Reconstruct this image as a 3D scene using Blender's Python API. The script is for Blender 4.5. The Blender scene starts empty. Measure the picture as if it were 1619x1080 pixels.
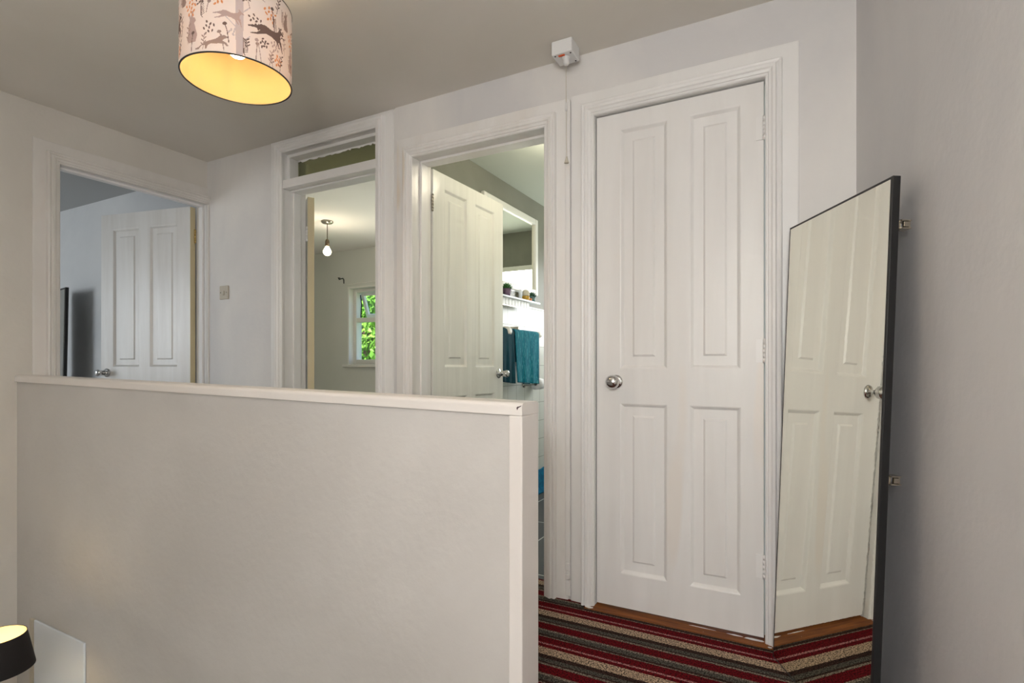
import bpy, math, random
import numpy as np
from mathutils import Matrix, Vector
R = math.radians
random.seed(4); rng = np.random.default_rng(4)
C = bpy.context.scene.collection
sc = bpy.context.scene
# ------------------------------------------------------------------ camera, world, exposure, large lights
CAM_H = 0.98
cam = bpy.data.objects.new('camera', bpy.data.cameras.new('camera'))
C.objects.link(cam)
cam.location = (0, 0, CAM_H)
cam.rotation_euler = (R(90), 0, math.atan2(850, 1612.5))
cam.data.sensor_width = 36.0
cam.data.lens = 850 / 1619 * 36.0
cam.data.shift_y = 37 / 1619
cam.data.clip_start = 0.02
sc.camera = cam
sc.view_settings.view_transform = 'Standard'
sc.view_settings.look = 'None'
sc.view_settings.exposure = 0.0
sc.view_settings.gamma = 1.0
sc.view_settings.use_curve_mapping = False

w = bpy.data.worlds.new('world'); sc.world = w; w.use_nodes = True
nt = w.node_tree
sky = nt.nodes.new('ShaderNodeTexSky'); sky.sky_type = 'HOSEK_WILKIE'
sky.sun_direction = Vector((0.4, -0.5, 0.75)).normalized(); sky.turbidity = 5.0
bg = nt.nodes['Background']; bg.inputs['Strength'].default_value = 9
nt.links.new(sky.outputs['Color'], bg.inputs['Color'])

def light(name, kind, loc, energy, color, size=0.1, sizey=None, direction=None):
    d = bpy.data.lights.new(name, kind); d.energy = energy; d.color = color
    if kind == 'AREA':
        d.shape = 'RECTANGLE'; d.size = size; d.size_y = sizey or size
    elif kind == 'POINT': d.shadow_soft_size = size
    elif kind == 'SUN': d.angle = size
    o = bpy.data.objects.new(name, d); C.objects.link(o); o.location = loc
    if direction is not None:
        o.rotation_euler = Vector(direction).to_track_quat('-Z', 'Y').to_euler()
    return o
light('daylight_sun', 'SUN', (0, 0, 6), 15.0, (1, .96, .88), R(2), direction=(-.4, .5, -.75))
light('added_landing_window_light', 'AREA', (.15, -1.67, 1.5), 14, (.98, .985, 1), .85, 1.1, (-.03, 1, .22))  # area light added at an unseen rear window to brighten the landing
light('added_front_bedroom_window_light', 'AREA', (-5.9, -1.15, 1.45), 27, (.91, .96, 1), 1.1, 1.1, (.1, 1, 0))  # added source at an unseen window, lights the far left bedroom
light('bathroom_window_daylight', 'AREA', (-1.2, 4.59, 1.52), 11, (1, .99, .95), .6, .72, (0, -1, -.05))
light('added_bathroom_ceiling_glow', 'POINT', (-1.10, 2.80, 2.14), 6, (1, .88, .68), .05)  # added lamp light, brightens the open bathroom door
light('added_back_bedroom_window_light', 'AREA', (-2.6, 4.40, 1.45), 19, (1, .98, .91), .9, .9, (-.1, -1, .05))  # added source hidden by the door jamb, brightens the back bedroom

# ------------------------------------------------------------------ materials
def node_mat(name):
    m = bpy.data.materials.new(name); m.use_nodes = True
    t = m.node_tree; return m, t, t.nodes['Principled BSDF']
def rgb(c): return (*c, 1)
def plain(name, col, rough=.5, metal=0, emit=None, es=0, coat=0, spec=None):
    m, t, p = node_mat(name)
    p.inputs['Base Color'].default_value = rgb(col); p.inputs['Roughness'].default_value = rough
    p.inputs['Metallic'].default_value = metal; p.inputs['Coat Weight'].default_value = coat
    if spec is not None: p.inputs['Specular IOR Level'].default_value = spec
    if emit: p.inputs['Emission Color'].default_value = rgb(emit); p.inputs['Emission Strength'].default_value = es
    n = t.nodes.new('ShaderNodeTexNoise'); n.inputs['Scale'].default_value = 60; n.inputs['Detail'].default_value = 3
    b = t.nodes.new('ShaderNodeBump'); b.inputs['Strength'].default_value = .04 if not metal else .01
    b.inputs['Distance'].default_value = .002
    co = t.nodes.new('ShaderNodeTexCoord'); t.links.new(co.outputs['Object'], n.inputs['Vector'])
    t.links.new(n.outputs['Fac'], b.inputs['Height']); t.links.new(b.outputs['Normal'], p.inputs['Normal'])
    return m
def painted(name, c1, c2, rough=.6, scale=1.6, stretch=(1, 1, .5), lo=.42, hi=.62, bump=.15, bscale=70, spots=None):
    """brushed wall paint: blotches of two near tones, plus a fine uneven surface"""
    m, t, p = node_mat(name); N = t.nodes; L = t.links
    co = N.new('ShaderNodeTexCoord'); mp = N.new('ShaderNodeMapping'); mp.inputs['Scale'].default_value = stretch
    L.new(co.outputs['Object'], mp.inputs['Vector'])
    n1 = N.new('ShaderNodeTexNoise'); n1.inputs['Scale'].default_value = scale; n1.inputs['Detail'].default_value = 5
    n1.inputs['Roughness'].default_value = .55; n1.inputs['Distortion'].default_value = .4
    L.new(mp.outputs['Vector'], n1.inputs['Vector'])
    r = N.new('ShaderNodeValToRGB'); r.color_ramp.elements[0].position = lo; r.color_ramp.elements[1].position = hi
    r.color_ramp.elements[0].color = rgb(c1); r.color_ramp.elements[1].color = rgb(c2)
    L.new(n1.outputs['Fac'], r.inputs['Fac'])
    out = r.outputs['Color']
    if spots:
        n3 = N.new('ShaderNodeTexNoise'); n3.inputs['Scale'].default_value = spots[1]; n3.inputs['Detail'].default_value = 2
        L.new(mp.outputs['Vector'], n3.inputs['Vector'])
        r3 = N.new('ShaderNodeValToRGB'); r3.color_ramp.elements[0].position = spots[2]; r3.color_ramp.elements[1].position = spots[2] + .06
        L.new(n3.outputs['Fac'], r3.inputs['Fac'])
        mx = N.new('ShaderNodeMix'); mx.data_type = 'RGBA'; mx.inputs['B'].default_value = rgb(spots[0])
        L.new(r3.outputs['Color'], mx.inputs['Factor']); L.new(out, mx.inputs['A']); out = mx.outputs['Result']
    L.new(out, p.inputs['Base Color']); p.inputs['Roughness'].default_value = rough
    n2 = N.new('ShaderNodeTexNoise'); n2.inputs['Scale'].default_value = bscale; n2.inputs['Detail'].default_value = 4
    L.new(co.outputs['Object'], n2.inputs['Vector'])
    b = N.new('ShaderNodeBump'); b.inputs['Strength'].default_value = bump; b.inputs['Distance'].default_value = .004
    L.new(n2.outputs['Fac'], b.inputs['Height']); L.new(b.outputs['Normal'], p.inputs['Normal'])
    return m
M = {}
M['wall_l'] = painted('left_wall_painted_falloff', (.60, .57, .52), (.68, .65, .60), .62, 1.5, (1, 1, .5), .38, .66, .22, 45)  # darker, warmer copy of the landing white: light fall-off painted in
M['wall'] = painted('landing_wall_paint', (.67, .66, .665), (.80, .78, .755), .62, 1.8, (1, 1, .5), .38, .66, .22, 45)
M['wall_r'] = painted('right_wall_paint', (.66, .65, .665), (.75, .735, .735), .6, 1.3, (1, 1, .6), .4, .62, .25, 45)
M['half'] = painted('stair_wall_painted_falloff', (.56, .535, .505), (.64, .615, .585), .6, 1.2, (1, 1, 1), .38, .66, .3, 40)  # half wall toned down; fading light towards the left put into the colour
M['ceil'] = painted('landing_ceiling_paint', (.74, .705, .64), (.79, .755, .70), .7, .9, (1, 1, 1), .4, .62, .1, 40)
M['gloss'] = painted('white_gloss_woodwork', (.81, .80, .785), (.86, .85, .84), .38, 2.5, (2, 2, .8), .35, .62, .14, 25)
M['oldgloss'] = painted('worn_white_woodwork', (.80, .775, .745), (.86, .845, .83), .3, 3, (3, 3, .6), .35, .65, .12, 30, ((.76, .69, .60), 2.2, .70))
M['doorg'] = painted('painted_door_woodwork', (.79, .775, .76), (.86, .85, .84), .36, 2.2, (4, 4, .5), .3, .7, .12, 22, ((.83, .79, .75), 1.3, .66))
M['bathdoor'] = painted('bathroom_door_gloss', (.76, .75, .69), (.81, .80, .74), .16, 3, (9, 9, .4), .35, .6, .35, 14)
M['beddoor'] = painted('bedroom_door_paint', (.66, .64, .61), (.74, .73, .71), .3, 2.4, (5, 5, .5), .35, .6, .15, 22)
M['cream'] = plain('cream_bare_edge', (.66, .57, .36), .5)
M['cap'] = painted('capping_paint', (.78, .735, .695), (.83, .79, .755), .38, 2, (1, 1, 1), .4, .6, .1, 25)
M['roomw'] = painted('back_bedroom_wall_paint', (.66, .67, .62), (.70, .70, .65), .8, 1, (1, 1, 1), .4, .6, .05, 50)
M['roomc'] = painted('bedroom_ceiling_paint', (.80, .78, .72), (.83, .81, .76), .8, 1, (1, 1, 1), .4, .6, .05, 50)
M['coldw'] = painted('front_bedroom_wall_paint', (.64, .655, .67), (.70, .71, .72), .75, 1.4, (1, 1, 1), .4, .6, .1, 50)
M['bathgrey'] = painted('bathroom_grey_paint', (.20, .20, .165), (.235, .235, .195), .5, 2, (1, 1, 1), .4, .6, .05, 50)
M['bathc'] = plain('bathroom_ceiling_paint', (.60, .64, .57), .6)
M['dark'] = plain('dark_gap', (.015, .013, .012), .9)
M['chrome'] = plain('polished_chrome', (.62, .62, .62), .09, 1)
M['steel'] = plain('nickel_plated_steel', (.55, .50, .42), .25, 1)
M['brass'] = plain('aged_brass', (.72, .55, .25), .35, 1)
M['black'] = plain('black_frame_paint', (.012, .012, .013), .42)
M['mirror'] = plain('mirror_silver', (.86, .86, .77), .0, 1)
M['plast'] = plain('white_plastic', (.78, .78, .78), .35)
M['oldplast'] = plain('yellowed_plastic', (.52, .47, .38), .4)
M['red'] = plain('orange_red_indicator', (.75, .12, .03), .4)
M['cord'] = plain('white_pull_cord', (.62, .57, .48), .7)
M['upvc'] = plain('white_window_plastic', (.80, .79, .74), .35)
M['white'] = plain('white_lacquer', (.84, .90, .97), .2)
M['shadeblack'] = plain('black_shade_fabric', (.008, .006, .006), .85)
M['teal'] = painted('teal_terry', (.0, .13, .20), (.005, .22, .30), .95, 14, (1, 8, .8), .4, .62, .6, 200, ((.10, .42, .48), 30, .60))
M['navy'] = painted('dark_teal_terry', (.0, .035, .06), (.0, .06, .085), .95, 30, (1, 6, 1), .4, .6, .5, 200)
M['blue'] = painted('blue_terry_mat', (.0, .12, .25), (.0, .19, .36), .95, 40, (1, 1, 1), .4, .6, .6, 200)
M['leaf'] = painted('fresh_green_leaf', (.06, .22, .02), (.22, .45, .06), .5, .8, (1, 1, 1), .35, .65, .1, 20)
M['leafd'] = painted('deep_green_leaf', (.03, .12, .015), (.12, .30, .04), .5, .8, (1, 1, 1), .35, .65, .1, 20)
M['bark'] = plain('tree_bark', (.10, .07, .045), .9)
M['grass'] = painted('garden_grass', (.06, .14, .02), (.11, .22, .04), .9, 3, (1, 1, 1))
M['pot_purple'] = plain('mauve_ceramic', (.16, .10, .17), .4)
M['pot_teal'] = plain('grey_teal_ceramic', (.10, .19, .20), .4)
M['plant'] = plain('succulent_green', (.035, .16, .03), .5)
M['plantd'] = plain('dark_succulent_green', (.02, .085, .045), .5)
M['amber'] = plain('amber_jar', (.55, .33, .05), .15)
M['cork'] = plain('woven_straw_lid', (.62, .58, .48), .8)
M['photo'] = painted('dark_photo_print', (.03, .035, .02), (.22, .20, .12), .3, 60, (1, 1, 1))
M['orange'] = plain('orange_tealight', (.60, .16, .03), .4)
M['paper'] = plain('white_tissue_paper', (.86, .86, .86), .9)
M['carpetr'] = plain('bedroom_carpet', (.45, .42, .38), .95)
M['chipdark'] = plain('exposed_dark_board', (.05, .03, .035), .9)
M['bulb'] = plain('lit_bulb_glass', (1, .9, .7), .3, emit=(1, .80, .50), es=22)
M['lampcore'] = plain('lit_lamp_bulb', (1, .9, .7), .3, emit=(1, .85, .55), es=25)

def wood_mat():
    m, t, p = node_mat('worn_orange_floorboard'); N = t.nodes; L = t.links
    co = N.new('ShaderNodeTexCoord'); mp = N.new('ShaderNodeMapping'); mp.inputs['Scale'].default_value = (2, 30, 30)
    L.new(co.outputs['Object'], mp.inputs['Vector'])
    n = N.new('ShaderNodeTexNoise'); n.inputs['Scale'].default_value = 3; n.inputs['Detail'].default_value = 6
    L.new(mp.outputs['Vector'], n.inputs['Vector'])
    r = N.new('ShaderNodeValToRGB'); e = r.color_ramp.elements
    e[0].position = .3; e[0].color = (.12, .030, .004, 1); e[1].position = .7; e[1].color = (.30, .095, .014, 1)
    L.new(n.outputs['Fac'], r.inputs['Fac'])
    n2 = N.new('ShaderNodeTexNoise'); n2.inputs['Scale'].default_value = 55; L.new(co.outputs['Object'], n2.inputs['Vector'])
    r2 = N.new('ShaderNodeValToRGB'); r2.color_ramp.elements[0].position = .72; r2.color_ramp.elements[1].position = .75
    L.new(n2.outputs['Fac'], r2.inputs['Fac'])
    mx = N.new('ShaderNodeMix'); mx.data_type = 'RGBA'; mx.inputs['B'].default_value = (.7, .65, .6, 1)
    L.new(r2.outputs['Color'], mx.inputs['Factor']); L.new(r.outputs['Color'], mx.inputs['A'])
    L.new(mx.outputs['Result'], p.inputs['Base Color']); p.inputs['Roughness'].default_value = .6; p.inputs['Specular IOR Level'].default_value = .25
    return m
M['wood'] = wood_mat()

def carpet_mat():
    m, t, p = node_mat('striped_carpet'); N = t.nodes; L = t.links
    red = (.085, .002, .005); pink = (.27, .12, .12); beige = (.29, .215, .155); dk = (.028, .014, .012); gy = (.060, .056, .048); lg = (.15, .125, .10)
    seq = [(.037, red), (.0095, pink), (.018, red), (.043, beige), (.020, dk), (.020, gy), (.007, dk), (.011, lg), (.042, red), (.011, lg), (.025, gy), (.0105, dk), (.006, lg)]
    per = sum(s for s, _ in seq)
    co = N.new('ShaderNodeTexCoord'); sx = N.new('ShaderNodeSeparateXYZ'); L.new(co.outputs['Object'], sx.inputs['Vector'])
    nf = N.new('ShaderNodeTexNoise'); nf.inputs['Scale'].default_value = 230; nf.inputs['Detail'].default_value = 1
    L.new(co.outputs['Object'], nf.inputs['Vector'])
    def mth(op, a, b):
        q = N.new('ShaderNodeMath'); q.operation = op
        for i, v in enumerate((a, b)):
            if isinstance(v, (int, float)): q.inputs[i].default_value = v
            else: L.new(v, q.inputs[i])
        return q.outputs[0]
    jit = mth('MULTIPLY', mth('SUBTRACT', nf.outputs['Fac'], .5), .006)
    d = mth('ADD', mth('SUBTRACT', 2.0298 + per * 8, sx.outputs['Y']), jit)
    fr = mth('FRACT', mth('DIVIDE', d, per), 0)
    r = N.new('ShaderNodeValToRGB'); r.color_ramp.interpolation = 'CONSTANT'
    pos = 0; els = r.color_ramp.elements
    for i, (s, c) in enumerate(seq):
        if i == 0: e = els[0]; e.position = 0
        elif i == 1: e = els[1]; e.position = pos / per
        else: e = els.new(pos / per)
        e.color = rgb(c); pos += s
    L.new(fr, r.inputs['Fac'])
    n2 = N.new('ShaderNodeTexNoise'); n2.inputs['Scale'].default_value = 190; n2.inputs['Detail'].default_value = 2
    L.new(co.outputs['Object'], n2.inputs['Vector'])
    r2 = N.new('ShaderNodeValToRGB'); r2.color_ramp.elements[0].position = .40; r2.color_ramp.elements[1].position = .62
    r2.color_ramp.elements[0].color = (.25, .25, .25, 1); r2.color_ramp.elements[1].color = (2.0, 1.95, 1.9, 1)
    L.new(n2.outputs['Fac'], r2.inputs['Fac'])
    mx = N.new('ShaderNodeMix'); mx.data_type = 'RGBA'; mx.blend_type = 'MULTIPLY'; mx.inputs['Factor'].default_value = 1
    L.new(r.outputs['Color'], mx.inputs['A']); L.new(r2.outputs['Color'], mx.inputs['B'])
    L.new(mx.outputs['Result'], p.inputs['Base Color']); p.inputs['Roughness'].default_value = 1
    p.inputs['Specular IOR Level'].default_value = .1
    b = N.new('ShaderNodeBump'); b.inputs['Strength'].default_value = .8; b.inputs['Distance'].default_value = .004
    L.new(n2.outputs['Fac'], b.inputs['Height']); L.new(b.outputs['Normal'], p.inputs['Normal'])
    return m
M['carpet'] = carpet_mat()

def tile_mat(name, axes, col, col2, grout, bw, rh, off, shift, rough, mortar):
    m, t, p = node_mat(name); N = t.nodes; L = t.links
    co = N.new('ShaderNodeTexCoord'); sx = N.new('ShaderNodeSeparateXYZ'); cb = N.new('ShaderNodeCombineXYZ')
    L.new(co.outputs['Object'], sx.inputs['Vector'])
    for k in (0, 1):
        a = N.new('ShaderNodeMath'); a.operation = 'ADD'; a.inputs[1].default_value = shift[k]
        L.new(sx.outputs[axes[k]], a.inputs[0]); L.new(a.outputs[0], cb.inputs[k])
    br = N.new('ShaderNodeTexBrick'); L.new(cb.outputs[0], br.inputs['Vector'])
    br.inputs['Scale'].default_value = 1; br.inputs['Brick Width'].default_value = bw; br.inputs['Row Height'].default_value = rh
    br.inputs['Mortar Size'].default_value = mortar; br.inputs['Mortar Smooth'].default_value = .1; br.offset = off
    br.inputs['Color1'].default_value = rgb(col); br.inputs['Color2'].default_value = rgb(col2); br.inputs['Mortar'].default_value = rgb(grout)
    L.new(br.outputs['Color'], p.inputs['Base Color']); p.inputs['Roughness'].default_value = rough
    b = N.new('ShaderNodeBump'); b.invert = True; b.inputs['Strength'].default_value = .5; b.inputs['Distance'].default_value = .003
    L.new(br.outputs['Fac'], b.inputs['Height']); L.new(b.outputs['Normal'], p.inputs['Normal'])
    return m
M['tile'] = tile_mat('white_wall_tile', 'YZ', (.82, .84, .79), (.80, .82, .77), (.42, .43, .38), .1335, .1445, 0, (.005, .0350), .28, .002)
M['slate'] = tile_mat('grey_floor_tile', 'YX', (.055, .062, .066), (.07, .077, .08), (.55, .56, .54), .6, .36, .28, (.55, 1.99), .6, .0045)

def glass_mat(name, tint=(1, 1, 1), gloss=.06):
    m = bpy.data.materials.new(name); m.use_nodes = True; t = m.node_tree; N = t.nodes; L = t.links
    N.remove(N['Principled BSDF'])
    tr = N.new('ShaderNodeBsdfTransparent'); tr.inputs[0].default_value = rgb(tint)
    gl = N.new('ShaderNodeBsdfGlossy'); gl.inputs['Roughness'].default_value = .02
    mx = N.new('ShaderNodeMixShader'); mx.inputs[0].default_value = gloss
    L.new(tr.outputs[0], mx.inputs[1]); L.new(gl.outputs[0], mx.inputs[2]); L.new(mx.outputs[0], N['Material Output'].inputs[0])
    return m
M['glass'] = glass_mat('window_glass')
M['transom'] = glass_mat('olive_transom_glass', (.50, .50, .36), .12)

def fabric(name, col, trans, fac):
    m = bpy.data.materials.new(name); m.use_nodes = True; t = m.node_tree; N = t.nodes; L = t.links
    p = N['Principled BSDF']; p.inputs['Base Color'].default_value = rgb(col); p.inputs['Roughness'].default_value = .85
    tl = N.new('ShaderNodeBsdfTranslucent'); tl.inputs[0].default_value = rgb(trans)
    mx = N.new('ShaderNodeMixShader'); mx.inputs[0].default_value = fac
    L.new(p.outputs[0], mx.inputs[1]); L.new(tl.outputs[0], mx.inputs[2]); L.new(mx.outputs[0], N['Material Output'].inputs[0])
    co = N.new('ShaderNodeTexCoord'); n = N.new('ShaderNodeTexNoise'); n.inputs['Scale'].default_value = 500
    b = N.new('ShaderNodeBump'); b.inputs['Strength'].default_value = .15; b.inputs['Distance'].default_value = .001
    L.new(co.outputs['Object'], n.inputs['Vector']); L.new(n.outputs['Fac'], b.inputs['Height']); L.new(b.outputs['Normal'], p.inputs['Normal'])
    return m
SH = [fabric('shade_linen', (.80, .745, .72), (1, .80, .66), .14), fabric('shade_print_charcoal', (.13, .095, .09), (.3, .2, .18), .1),
      fabric('shade_print_taupe', (.30, .235, .225), (.5, .36, .3), .15), fabric('shade_print_orange', (.62, .27, .12), (.9, .4, .15), .2),
      fabric('shade_print_mauve', (.42, .34, .34), (.6, .45, .4), .15), fabric('shade_print_blue_grey', (.48, .47, .52), (.7, .6, .6), .2)]
M['lining'] = fabric('shade_lining_gold', (.25, .18, .08), (1, .7, .35), .30)
M['lining2'] = fabric('lamp_shade_lining', (.90, .72, .38), (1, .7, .3), .05)

# ------------------------------------------------------------------ mesh helpers
class MB:
    """collects faces in world (or transformed) space; build() links them as one mesh object"""
    def __init__(s, T=None): s.v = []; s.f = []; s.mi = []; s.T = T or Matrix(); s.sm = []
    def add(s, vs, fs, mi=0, smooth=False):
        o = len(s.v); s.v += [s.T @ Vector(p) for p in vs]
        s.f += [[i + o for i in q] for q in fs]; s.mi += [mi] * len(fs); s.sm += [smooth] * len(fs)
        return s
    def box(s, a, b, mi=0):
        x0, y0, z0 = a; x1, y1, z1 = b
        return s.add([(x0, y0, z0), (x1, y0, z0), (x1, y1, z0), (x0, y1, z0), (x0, y0, z1), (x1, y0, z1), (x1, y1, z1), (x0, y1, z1)],
              [(0, 3, 2, 1), (4, 5, 6, 7), (0, 1, 5, 4), (1, 2, 6, 5), (2, 3, 7, 6), (3, 0, 4, 7)], mi)
    def prism(s, poly, z0, z1, mi=0):
        n = len(poly)
        vs = [(x, y, z0) for x, y in poly] + [(x, y, z1) for x, y in poly]
        fs = [tuple(reversed(range(n))), tuple(range(n, 2 * n))] + [(i, (i + 1) % n, n + (i + 1) % n, n + i) for i in range(n)]
        return s.add(vs, fs, mi)
    def lathe(s, prof, org=(0, 0, 0), axis=(0, 0, 1), seg=32, mi=0, smooth=True):
        q = Vector((0, 0, 1)).rotation_difference(Vector(axis).normalized()); org = Vector(org)
        vs = []; n = len(prof)
        for k in range(seg):
            a = 2 * math.pi * k / seg
            for r, h in prof: vs.append(org + q @ Vector((r * math.cos(a), r * math.sin(a), h)))
        fs = []
        for k in range(seg):
            for i in range(n - 1):
                a, b = k * n + i, ((k + 1) % seg) * n + i
                fs.append((a, b, b + 1, a + 1))
        return s.add(vs, fs, mi, smooth)
    def tube(s, pts, r, seg=10, mi=0, cap=True):
        pts = [Vector(p) for p in pts]; n = len(pts); vs = []; fs = []
        for i, p in enumerate(pts):
            d = (pts[min(i + 1, n - 1)] - pts[max(i - 1, 0)]).normalized()
            up = Vector((0, 0, 1)) if abs(d.z) < .9 else Vector((1, 0, 0))
            u = d.cross(up).normalized(); v = d.cross(u)
            for k in range(seg):
                a = 2 * math.pi * k / seg; vs.append(p + u * math.cos(a) * r + v * math.sin(a) * r)
        for i in range(n - 1):
            for k in range(seg):
                a = i * seg + k; b = i * seg + (k + 1) % seg; fs.append((a, b, b + seg, a + seg))
        if cap: fs += [tuple(range(seg)), tuple(reversed(range((n - 1) * seg, n * seg)))]
        return s.add(vs, fs, mi, True)
    def build(s, name, mats, parent=None, bevel=0, bseg=2):
        me = bpy.data.meshes.new(name)
        off = Vector((0, 0, 0))
        if parent is not None: off = world_loc(parent)
        me.from_pydata([tuple(v - off) for v in s.v], [], s.f)
        if not isinstance(mats, (list, tuple)): mats = [mats]
        for m in mats: me.materials.append(m)
        me.polygons.foreach_set('material_index', s.mi); me.polygons.foreach_set('use_smooth', s.sm)
        me.validate(); me.update()
        o = bpy.data.objects.new(name, me); C.objects.link(o)
        if parent is not None: o.parent = parent
        if bevel:
            b = o.modifiers.new('bevel', 'BEVEL'); b.width = bevel; b.segments = bseg; b.limit_method = 'ANGLE'; b.angle_limit = R(40)
        return o
def world_loc(o):
    v = Vector(o.location)
    while o.parent is not None: o = o.parent; v += Vector(o.location)
    return v
def tag(o, label=None, cat=None, group=None, kind=None):
    if label: o['label'] = label
    if cat: o['category'] = cat
    if group: o['group'] = group
    if kind: o['kind'] = kind
    return o
def empty(name, loc, label=None, cat=None, group=None, kind=None):
    o = bpy.data.objects.new(name, None); C.objects.link(o); o.location = loc; o.empty_display_size = .05
    return tag(o, label, cat, group, kind)
def struct(o, label=None, cat=None): return tag(o, label, cat, kind='structure')

H = 2.261           # ceiling height
XL = -3.285         # left wall face
YB, YC = 2.10, 2.107  # back wall face, right and left of the small step
def XR(y): return .178 + (2.10 - y) * .176
ZS = -1.3           # stair well half landing
DH = 1.988          # door opening height
D1 = (1.331, 2.098); D2 = (-2.58, -1.885); D3 = (-1.646, -.944); D4 = (-.722, -.094)

# ------------------------------------------------------------------ room shell
b = MB()            # back wall with openings for the doors
b.box((-1.765, YB, 0), (D3[0] - .02, 2.236, H)).box((D3[0] - .02, YB, DH + .02), (D3[1] + .02, 2.236, H))
b.box((D3[1] + .02, YB, 0), (D4[0] - .02, 2.236, H)).box((D4[0] - .02, YB, DH + .02), (D4[1] + .02, 2.236, H))
b.box((D4[1] + .02, YB, 0), (.30, 2.236, H))
b.box((XL, YC, 0), (D2[0] - .02, 2.26, H)).box((D2[0] - .02, YC, 2.195), (D2[1] + .02, 2.26, H)).box((D2[1] + .02, YC, 0), (-1.765, 2.26, H))
struct(b.build('wall_back', M['wall']), 'white patchily painted landing wall with three doorways', 'wall')
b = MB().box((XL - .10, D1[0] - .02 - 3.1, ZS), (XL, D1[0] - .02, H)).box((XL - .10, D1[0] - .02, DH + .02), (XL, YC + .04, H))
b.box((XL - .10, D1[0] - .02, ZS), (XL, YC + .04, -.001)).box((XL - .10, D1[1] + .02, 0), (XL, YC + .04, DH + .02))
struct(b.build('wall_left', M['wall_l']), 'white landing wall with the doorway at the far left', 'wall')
struct(MB().prism([(XR(2.10), 2.10), (XR(-1.75), -1.75), (XR(-1.75) + .12, -1.75), (XR(2.10) + .12, 2.10)], ZS, H).build('wall_right', M['wall_r']),
       'pale grey-white landing wall behind the leaning mirror', 'wall')
b = MB().box((XL - .1, -1.87, ZS), (-.3, -1.75, H)).box((.6, -1.87, ZS), (1.0, -1.75, H)).box((-.3, -1.87, ZS), (.6, -1.75, .92)).box((-.3, -1.87, 2.08), (.6, -1.75, H))
struct(b.build('wall_rear', M['wall']), 'landing wall behind the viewpoint with an added window', 'wall')
struct(MB().box((XL - .1, -1.87, H), (1.0, 2.19, H + .08)).build('ceiling', M['ceil']), 'beige-white landing ceiling', 'ceiling')
# carpeted floor: landing strip behind the half wall, area round the viewpoint, door thresholds
b = MB().box((XL, 1.20, -.02), (-.60, 2.05, 0)).box((-.60, -1.75, -.02), (.86, 2.05, 0)).box((XL, 2.05, -.02), (-.765, YB, 0)).box((-.05, 2.05, -.02), (.18, YB, 0))
b.box((D3[0], YB, -.02), (D3[1], 2.238, 0)).box((D2[0], YB, -.02), (D2[1], 2.26, 0)).box((XL - .1, D1[0], -.02), (XL, D1[1], 0))
struct(b.build('floor', M['carpet']), 'landing floor with red, beige and grey striped carpet', 'carpet')
b = MB().box((XL, -1.75, -.30), (.98, 2.24, -.021))
b = MB().box((-.60, -1.75, -.25), (.98, 2.23, -.021)).box((XL, 1.25, -.25), (-.60, 2.23, -.021))
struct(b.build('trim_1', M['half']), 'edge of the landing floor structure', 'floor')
struct(MB().box((XL, -1.75, ZS - .05), (-.6, 1.16, ZS)).build('floor', M['carpetr']), 'lower half landing floor of the stair well', 'floor')
t = MB()
for i in range(6):
    t.box((-.60 - .215 * (i + 1), .16, ZS), (-.60 - .215 * i + .0, 1.15, -.1857 * (i + 1)))
tag(t.build('stair_flight', M['carpetr']), 'carpeted stair flight going down beside the half wall', 'stairs', kind='structure')
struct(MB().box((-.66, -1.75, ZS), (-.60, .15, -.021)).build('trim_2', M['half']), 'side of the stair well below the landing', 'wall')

# half wall round the stair well with its capping
HX0, HX1, HY0, HY1 = XL, -.591, 1.168, 1.243
def ztop(x, o=0): return .932 + (x - XL) / (HX1 - XL) * (.888 - .932) + o
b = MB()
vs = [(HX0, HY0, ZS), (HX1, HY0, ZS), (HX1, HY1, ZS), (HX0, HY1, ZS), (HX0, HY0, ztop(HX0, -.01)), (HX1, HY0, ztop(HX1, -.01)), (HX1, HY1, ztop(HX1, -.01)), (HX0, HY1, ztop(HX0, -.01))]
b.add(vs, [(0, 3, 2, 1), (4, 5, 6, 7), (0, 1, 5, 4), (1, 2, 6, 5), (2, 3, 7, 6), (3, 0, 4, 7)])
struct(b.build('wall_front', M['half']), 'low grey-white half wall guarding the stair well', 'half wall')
# capping: rounded-edge profile swept along the sloping top, then down the post
def cap_profile(t, d0, d1):   # section in (y, z): width d0..d1, thickness t, rounded upper corners
    r = .012; P = [(d0, -t)]
    for k in range(7): a = math.pi + k / 6 * math.pi / 2; P.append((d0 + r + r * math.cos(a), -r - r * math.sin(a)))
    for k in range(7): a = math.pi / 2 - k / 6 * math.pi / 2; P.append((d1 - r + r * math.cos(a), -r + r * math.sin(a)))
    P.append((d1, -t)); return P
P = cap_profile(.031, HY0 - .010, HY1 + .010)
b = MB(); n = len(P)
vs = [(HX0, y, ztop(HX0, z)) for y, z in P] + [(HX1 + .008, y, ztop(HX1, z)) for y, z in P]
b.add(vs, [(i, i + 1, n + i + 1, n + i) for i in range(n - 1)] + [(n - 1, 0, n, 2 * n - 1), tuple(range(n, 2 * n)), tuple(reversed(range(n)))], 0, False)
cap = b.build('trim_3', M['cap'])
struct(cap, 'cream-white rounded capping along the top of the half wall', 'capping')
b = MB().box((HX1 - .029, HY0 - .010, ZS + .1), (HX1 + .008, HY1 + .010, .888 - .0315))
struct(b.build('trim_4', M['cap'], bevel=.003), 'vertical timber facing on the end of the half wall', 'post')
b = MB()
x, y, z = HX1 + .004, HY0 - .0106, .888
b.add([(x - .011, y, z - .012), (x - .008, y - .0002, z - .009), (x - .0045, y, z - .0085), (x - .0055, y, z - .012), (x - .009, y, z - .018), (x + .0025, y + .0018, z - .0058), (x + .0006, y + .0008, z - .0088)],
      [(0, 1, 3, 4), (1, 2, 6, 3), (2, 5, 6)])
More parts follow.
